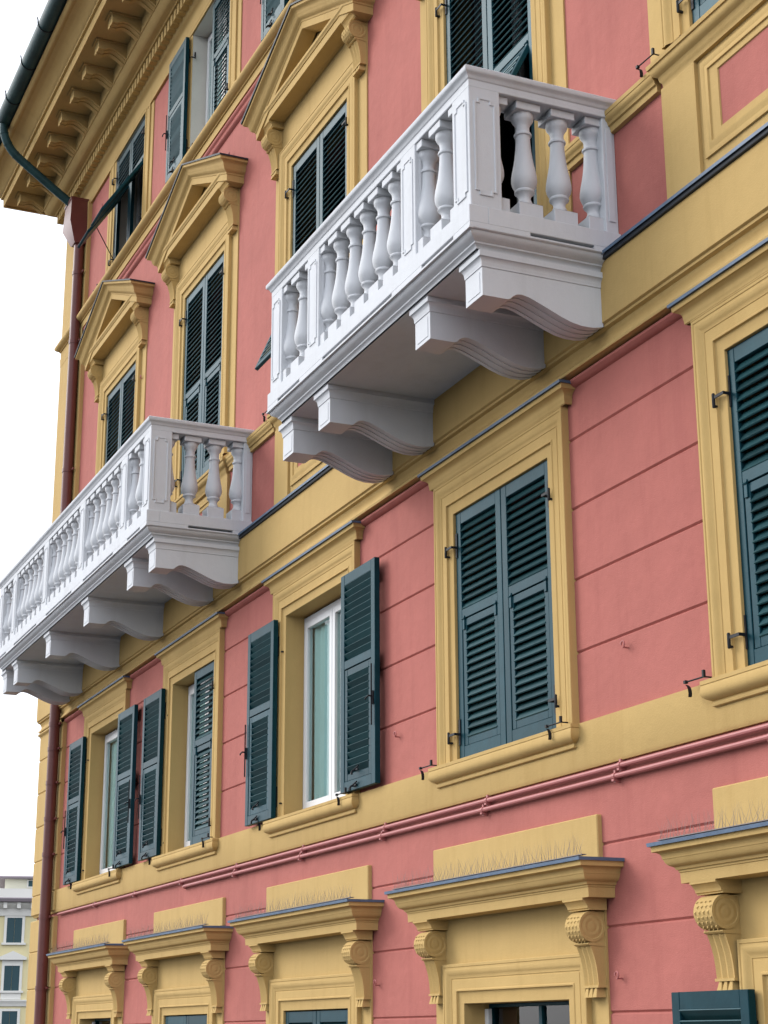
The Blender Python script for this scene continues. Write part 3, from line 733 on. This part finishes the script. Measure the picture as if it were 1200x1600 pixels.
def bracket_mesh():
    b = MB(); F = -0.875
    bot = [(F,5.682),(-0.715,5.682),(-0.698,5.690),(-0.680,5.708),(-0.655,5.722),(-0.625,5.726),(-0.575,5.716),(-0.515,5.693),(-0.445,5.664),(-0.375,5.634),(-0.305,5.610),(-0.235,5.598),(-0.165,5.599),(-0.125,5.607),(-0.095,5.616)]
    hw = 0.105; r = []
    st = [(-hw,0.0),(-hw+0.03,0.0),(-hw+0.03,0.0045),(-0.045,0.0045),(-0.045,0.0),(-0.012,0.0),(-0.012,0.0045),(0.012,0.0045),(0.012,0.0),(0.045,0.0),(0.045,0.0045),(hw-0.03,0.0045),(hw-0.03,0.0),(hw,0.0)]
    for x, o in st:
        r.append([(x,-0.095,5.95),(x,F,5.95)]+[(x, y, z+(o if i > 3 else 0)) for i, (y, z) in enumerate(bot)])
    b.loft(r, True, True)
    # moulded cap round three sides
    rr = []
    for d, z in [(0.0,5.855),(0.005,5.857),(0.005,5.870)]+arc(0.006,5.873,0.022,5.91,-0.005,4)+[(0.027,5.912),(0.027,5.948),(0,5.949)]:
        rr.append([(-hw-d,-0.10,z),(-hw-d,F-d,z),(hw+d,F-d,z),(hw+d,-0.10,z)])
    b.loft(rr)
    b.box(-0.075,0.075,F-0.003,F+0.002,5.708,5.832)
    return b.mesh('bracket', WHITE)
BRM = bracket_mesh()
def balcony(x0, x1, posts, bays, brackets, slots, lab):
    """x0 left, x1 right outer faces of the corner pedestals; posts: centres of the intermediate pedestals; bays: baluster x positions"""
    yf = -0.975
    s_ = MB(); a, e_ = x0-0.012, x1+0.012; F = yf-0.017
    s_.box(a+0.11, e_-0.11, F+0.11, 0.0, 6.041, 6.18)
    def ring(z0, z1, c=0.003):                              # front and two sides of the slab edge
        s_.cbox(a, e_, F, F+0.12, z0, z1, c); s_.cbox(a, a+0.12, F+0.12, 0, z0, z1, c); s_.cbox(e_-0.12, e_, F+0.12, 0, z0, z1, c)
    ring(6.04, 6.052, 0.001); ring(6.074, 6.18, 0.003)
    cuts = sorted(slots); x = a
    for p, q in cuts+[(e_, None)]:
        s_.box(x, p, F+0.0003, F+0.112, 6.0515, 6.0745)
        if q is None: break
        x = q
    for xa, xb in ((a+0.0003, a+0.112), (e_-0.112, e_-0.0003)):
        s_.box(xa, xb, F+0.112, -0.605, 6.0515, 6.0745); s_.box(xa, xb, -0.185, 0, 6.0515, 6.0745)
    s_.box(a-0.006, e_+0.006, F-0.006, F+0.02, 6.032, 6.043)
    bal = part('balcony', s_.mesh('balcony', WHITE))
    def ch(name, me, loc=(0,0,0), rz=0.0): return obj(name, me, bal, Vector(loc), rz)
    # cove moulding and soffit
    r = []
    for ins, z in [(-0.004,6.0395),(0.0,6.036),(0.004,6.034)]+[(0.012+0.045*t-0.012*math.sin(PI*t), 6.032-0.042*t) for t in (0,0.25,0.5,0.75,1)]+[(0.060,5.988),(0.060,5.978)]+[(0.064+0.016*t+0.005*math.sin(PI*t), 5.976-0.022*t) for t in (0,0.33,0.66,1)]+[(0.083,5.952),(0.083,5.940)]:
        r.append([(a+ins,0,z),(a+ins,F+ins,z),(e_-ins,F+ins,z),(e_-ins,0,z)])
    m_ = MB(); m_.loft(r); m_.box(a+0.083, e_-0.083, F+0.083, 0, 5.940, 6.03)
    ch('slab_moulding', m_.mesh('slab_moulding', WHITE))
    for bx in brackets: ch('bracket', BRM, (bx, 0, -0.005))
    ch('pedestal', CPM[-1], (x0+0.11, yf+0.10, 6.178)); ch('pedestal', CPM[1], (x1-0.11, yf+0.10, 6.178))
    for px in posts: ch('pedestal', PM, (px, yf+0.10, 6.178))
    # half balusters grow out of both cheeks of every pedestal, so they stand on its edges
    edge = [x0+0.215, x1-0.215]+[px+q*0.107 for px in posts for q in (-1, 1)]
    for bx in bays+edge: ch('baluster', BALM, (bx, yf+0.09, 6.18))
    for xx in (x0+0.11, x1-0.11):
        for yy in (-0.785, -0.568, -0.338, -0.108): ch('baluster', BALM, (xx, yy, 6.18))
        ch('wall_post', WPM, (xx, -0.085, 6.178))
    # rail: under-board and moulded top
    q = MB()
    def u(zlist):
        rr = []
        for ov, z in zlist:
            rr.append((ov, z))
        return rr
    prof_ = [(-0.015,6.938),(-0.004,6.938),(0.0,6.942),(0.0,6.985),(0.006,6.990)]+arc(0.008,6.992,0.026,7.018,-0.004,3)+[(0.032,7.022),(0.036,7.03),(0.036,7.05),(0.030,7.056),(0.0,7.062),(-0.10,7.066)]
    inner = [(-0.19,7.062),(-0.232,7.05),(-0.236,7.03),(-0.20,6.985),(-0.20,6.94),(-0.185,6.938)]
    rr = [[(x0-ov, 0, z), (x0-ov, yf-ov, z), (x1+ov, yf-ov, z), (x1+ov, 0, z)] for ov, z in prof_+inner]
    rr.append(rr[0]); q.loft(rr)
    ch('rail', q.mesh('rail', WHITE))
    bal['label'] = lab
    return bal
balcony(-11.15, -7.87, [-8.72, -10.31], [-8.355]+[-9.057-0.2308*i for i in range(5)]+[-10.69], [-8.05, -8.74, -10.335, -11.03], [(-8.50,-8.07),(-10.085,-8.935),(-10.95,-10.515)], 'short white balustraded balcony on four brackets')
balcony(-20.82, -14.29, [-15.17, -16.75, -18.35, -19.95], [-14.785]+[-15.505-0.227*i for i in range(5)]+[-17.09-0.231*i for i in range(5)]+[-18.69-0.231*i for i in range(5)]+[-20.33], [-14.46, -15.175, -16.79, -18.455, -20.10, -20.71], [(-14.91,-14.49),(-16.53,-15.40),(-18.135,-17.0),(-19.75,-18.595),(-20.62,-20.18)], 'long white balustraded balcony on six brackets')

# ------------------------------------------------------------------ bird spikes on the ground-floor cornices
def spikes(c, name_label):
    b = MB(); x = c-1.24
    b.box(c-1.25, c+1.25, -0.245, -0.215, 2.6185, 2.6225)
    while x < c+1.24:
        for k in range(2):
            lean = random.choice((-1, 1))*random.uniform(0.01, 0.045); out = random.uniform(-0.05, 0.01) if k else random.uniform(0.0, 0.06)
            hgt = random.uniform(0.095, 0.13); y0 = -0.23
            p0 = Vector((x+random.uniform(-0.008,0.008), y0, 2.622)); p1 = p0+Vector((lean, out, hgt))
            w_ = 0.0011
            b.add([p0+Vector((-w_,0,0)), p0+Vector((w_,0,0)), p0+Vector((0,w_*1.6,0)), p1], [(0,1,3),(1,2,3),(2,0,3)])
        x += 0.03
    o = obj('bird_spikes', MB.mesh(b, 'bird_spikes', WIRE), None, (0,0,0)); o['label'] = name_label; o['category'] = 'bird spikes'; o['group'] = 'wire bird spikes on the window cornices'
    return o
LB = ['wire bird spikes on the ground-floor window cornice beside the brown downpipe',
      'wire bird spikes on the second window cornice from the brown downpipe',
      'wire bird spikes on the middle of the five ground-floor window cornices',
      'wire bird spikes on the cornice directly below the closed first-floor shutters',
      'wire bird spikes on the rightmost cornice, above the opened dark green shutter']
for c, l_ in zip(CG, LB): spikes(c, l_)

# ------------------------------------------------------------------ distant building
dirv = Vector((-0.9771, 0.2097, 0)).normalized()
ctr = Vector((0, -5, 0)) + dirv*122
FA = empty('distant_building', ctr, 'pale yellow building with white trim and dark shutters, far off behind the corner', 'building')
FA.rotation_euler = (0, 0, math.atan2(dirv.y, dirv.x) - PI/2)   # local -y looks at the camera, local +x runs to the right in the picture
def fpart(name, b, m, parent=None): return obj(name, b.mesh(name, m), parent or FA)
zroof = 10.38
fpart('wall', MB().box(-18, 7.5, 0.0, 12, 0, zroof), FYEL)
b = MB(); b.prism_x([(0.0,zroof-0.9),(-0.12,zroof-0.9),(-0.15,zroof-0.75),(-0.15,zroof-0.45),(-0.45,zroof-0.15),(-0.45,zroof),(0,zroof)], -18.3, 7.8)
fpart('cornice', b, FTRIM)
for i in range(28):
    x = -18+0.9*i; fpart('modillion', MB().box(x-0.12, x+0.12, -0.62, -0.15, zroof-0.42, zroof-0.02), FTRIM)
fpart('eave', MB().prism_x([(-0.8,zroof+0.001),(-0.85,zroof+0.20),(-0.7,zroof+0.27),(12,zroof+0.27),(12,zroof+0.001)], -18.8, 8.3), FROOF)
fpart('parapet', MB().box(-18, 7.5, 0.4, 12, zroof+0.27, 11.33), FTRIM)
fpart('attic', MB().box(-1.03, 7.5, 2.0, 11, 11.33, 12.10), FCREAM)
fpart('attic_eave', MB().prism_x([(1.5,12.10),(1.5,12.20),(2.4,12.35),(11,12.35),(11,12.10)], -1.45, 8.0), FROOF)
aw = fpart('window', MB().box(0.45, 1.6, 1.94, 2.02, 11.52, 12.05), FTRIM)
obj('shutter', MB().box(0.56, 1.5, 1.91, 1.95, 11.60, 11.98).mesh('shutter', FGRN), aw)
rows = [(7.81, 9.36, False), (4.70, 6.23, True), (1.68, 3.31, False)]
for xx in [-14.9, -10.0, -5.1, -0.22, 4.7]:
    for z0, z1, ped in rows:
        wx = xx; hw = 0.5; fr_ = MB()
        fr_.box(wx-hw-0.18, wx-hw, -0.08, 0.02, z0-0.08, z1+0.16); fr_.box(wx+hw, wx+hw+0.18, -0.08, 0.02, z0-0.08, z1+0.16)
        fr_.box(wx-hw, wx+hw, -0.08, 0.02, z1, z1+0.16); fr_.box(wx-hw-0.3, wx+hw+0.3, -0.16, 0.02, z0-0.22, z0-0.08)
        if ped:
            zt = z1+0.38
            fr_.box(wx-hw-0.18, wx+hw+0.18, -0.06, 0.02, z1+0.16, zt)
            fr_.box(wx-hw-0.42, wx+hw+0.42, -0.30, 0.02, zt, zt+0.16)
            fr_.add([(wx-hw-0.42,-0.30,zt+0.16),(wx,-0.30,zt+0.58),(wx+hw+0.42,-0.30,zt+0.16),(wx-hw-0.42,0.02,zt+0.16),(wx,0.02,zt+0.58),(wx+hw+0.42,0.02,zt+0.16)], [(0,1,4,3),(1,2,5,4),(0,1,2)])
            fr_.box(wx-0.5, wx+0.5, -0.302, -0.30, zt+0.18, zt+0.19)
            fr_.box(wx-hw-0.16, wx+hw+0.16, -0.06, 0.02, 4.05, z0-0.22)
        w_ = fpart('window', fr_, FTRIM)
        for x0, x1 in ((wx-hw, wx-0.01), (wx+0.01, wx+hw)):
            obj('shutter', MB().box(x0, x1, -0.05, 0.0, z0-0.08, z1).mesh('shutter', FGRN), w_)
fpart('string_course', MB().prism_x([(0,3.62),(-0.1,3.62),(-0.14,3.8),(-0.25,3.95),(-0.25,4.02),(0,4.04)], -18.2, 7.7), FTRIM)
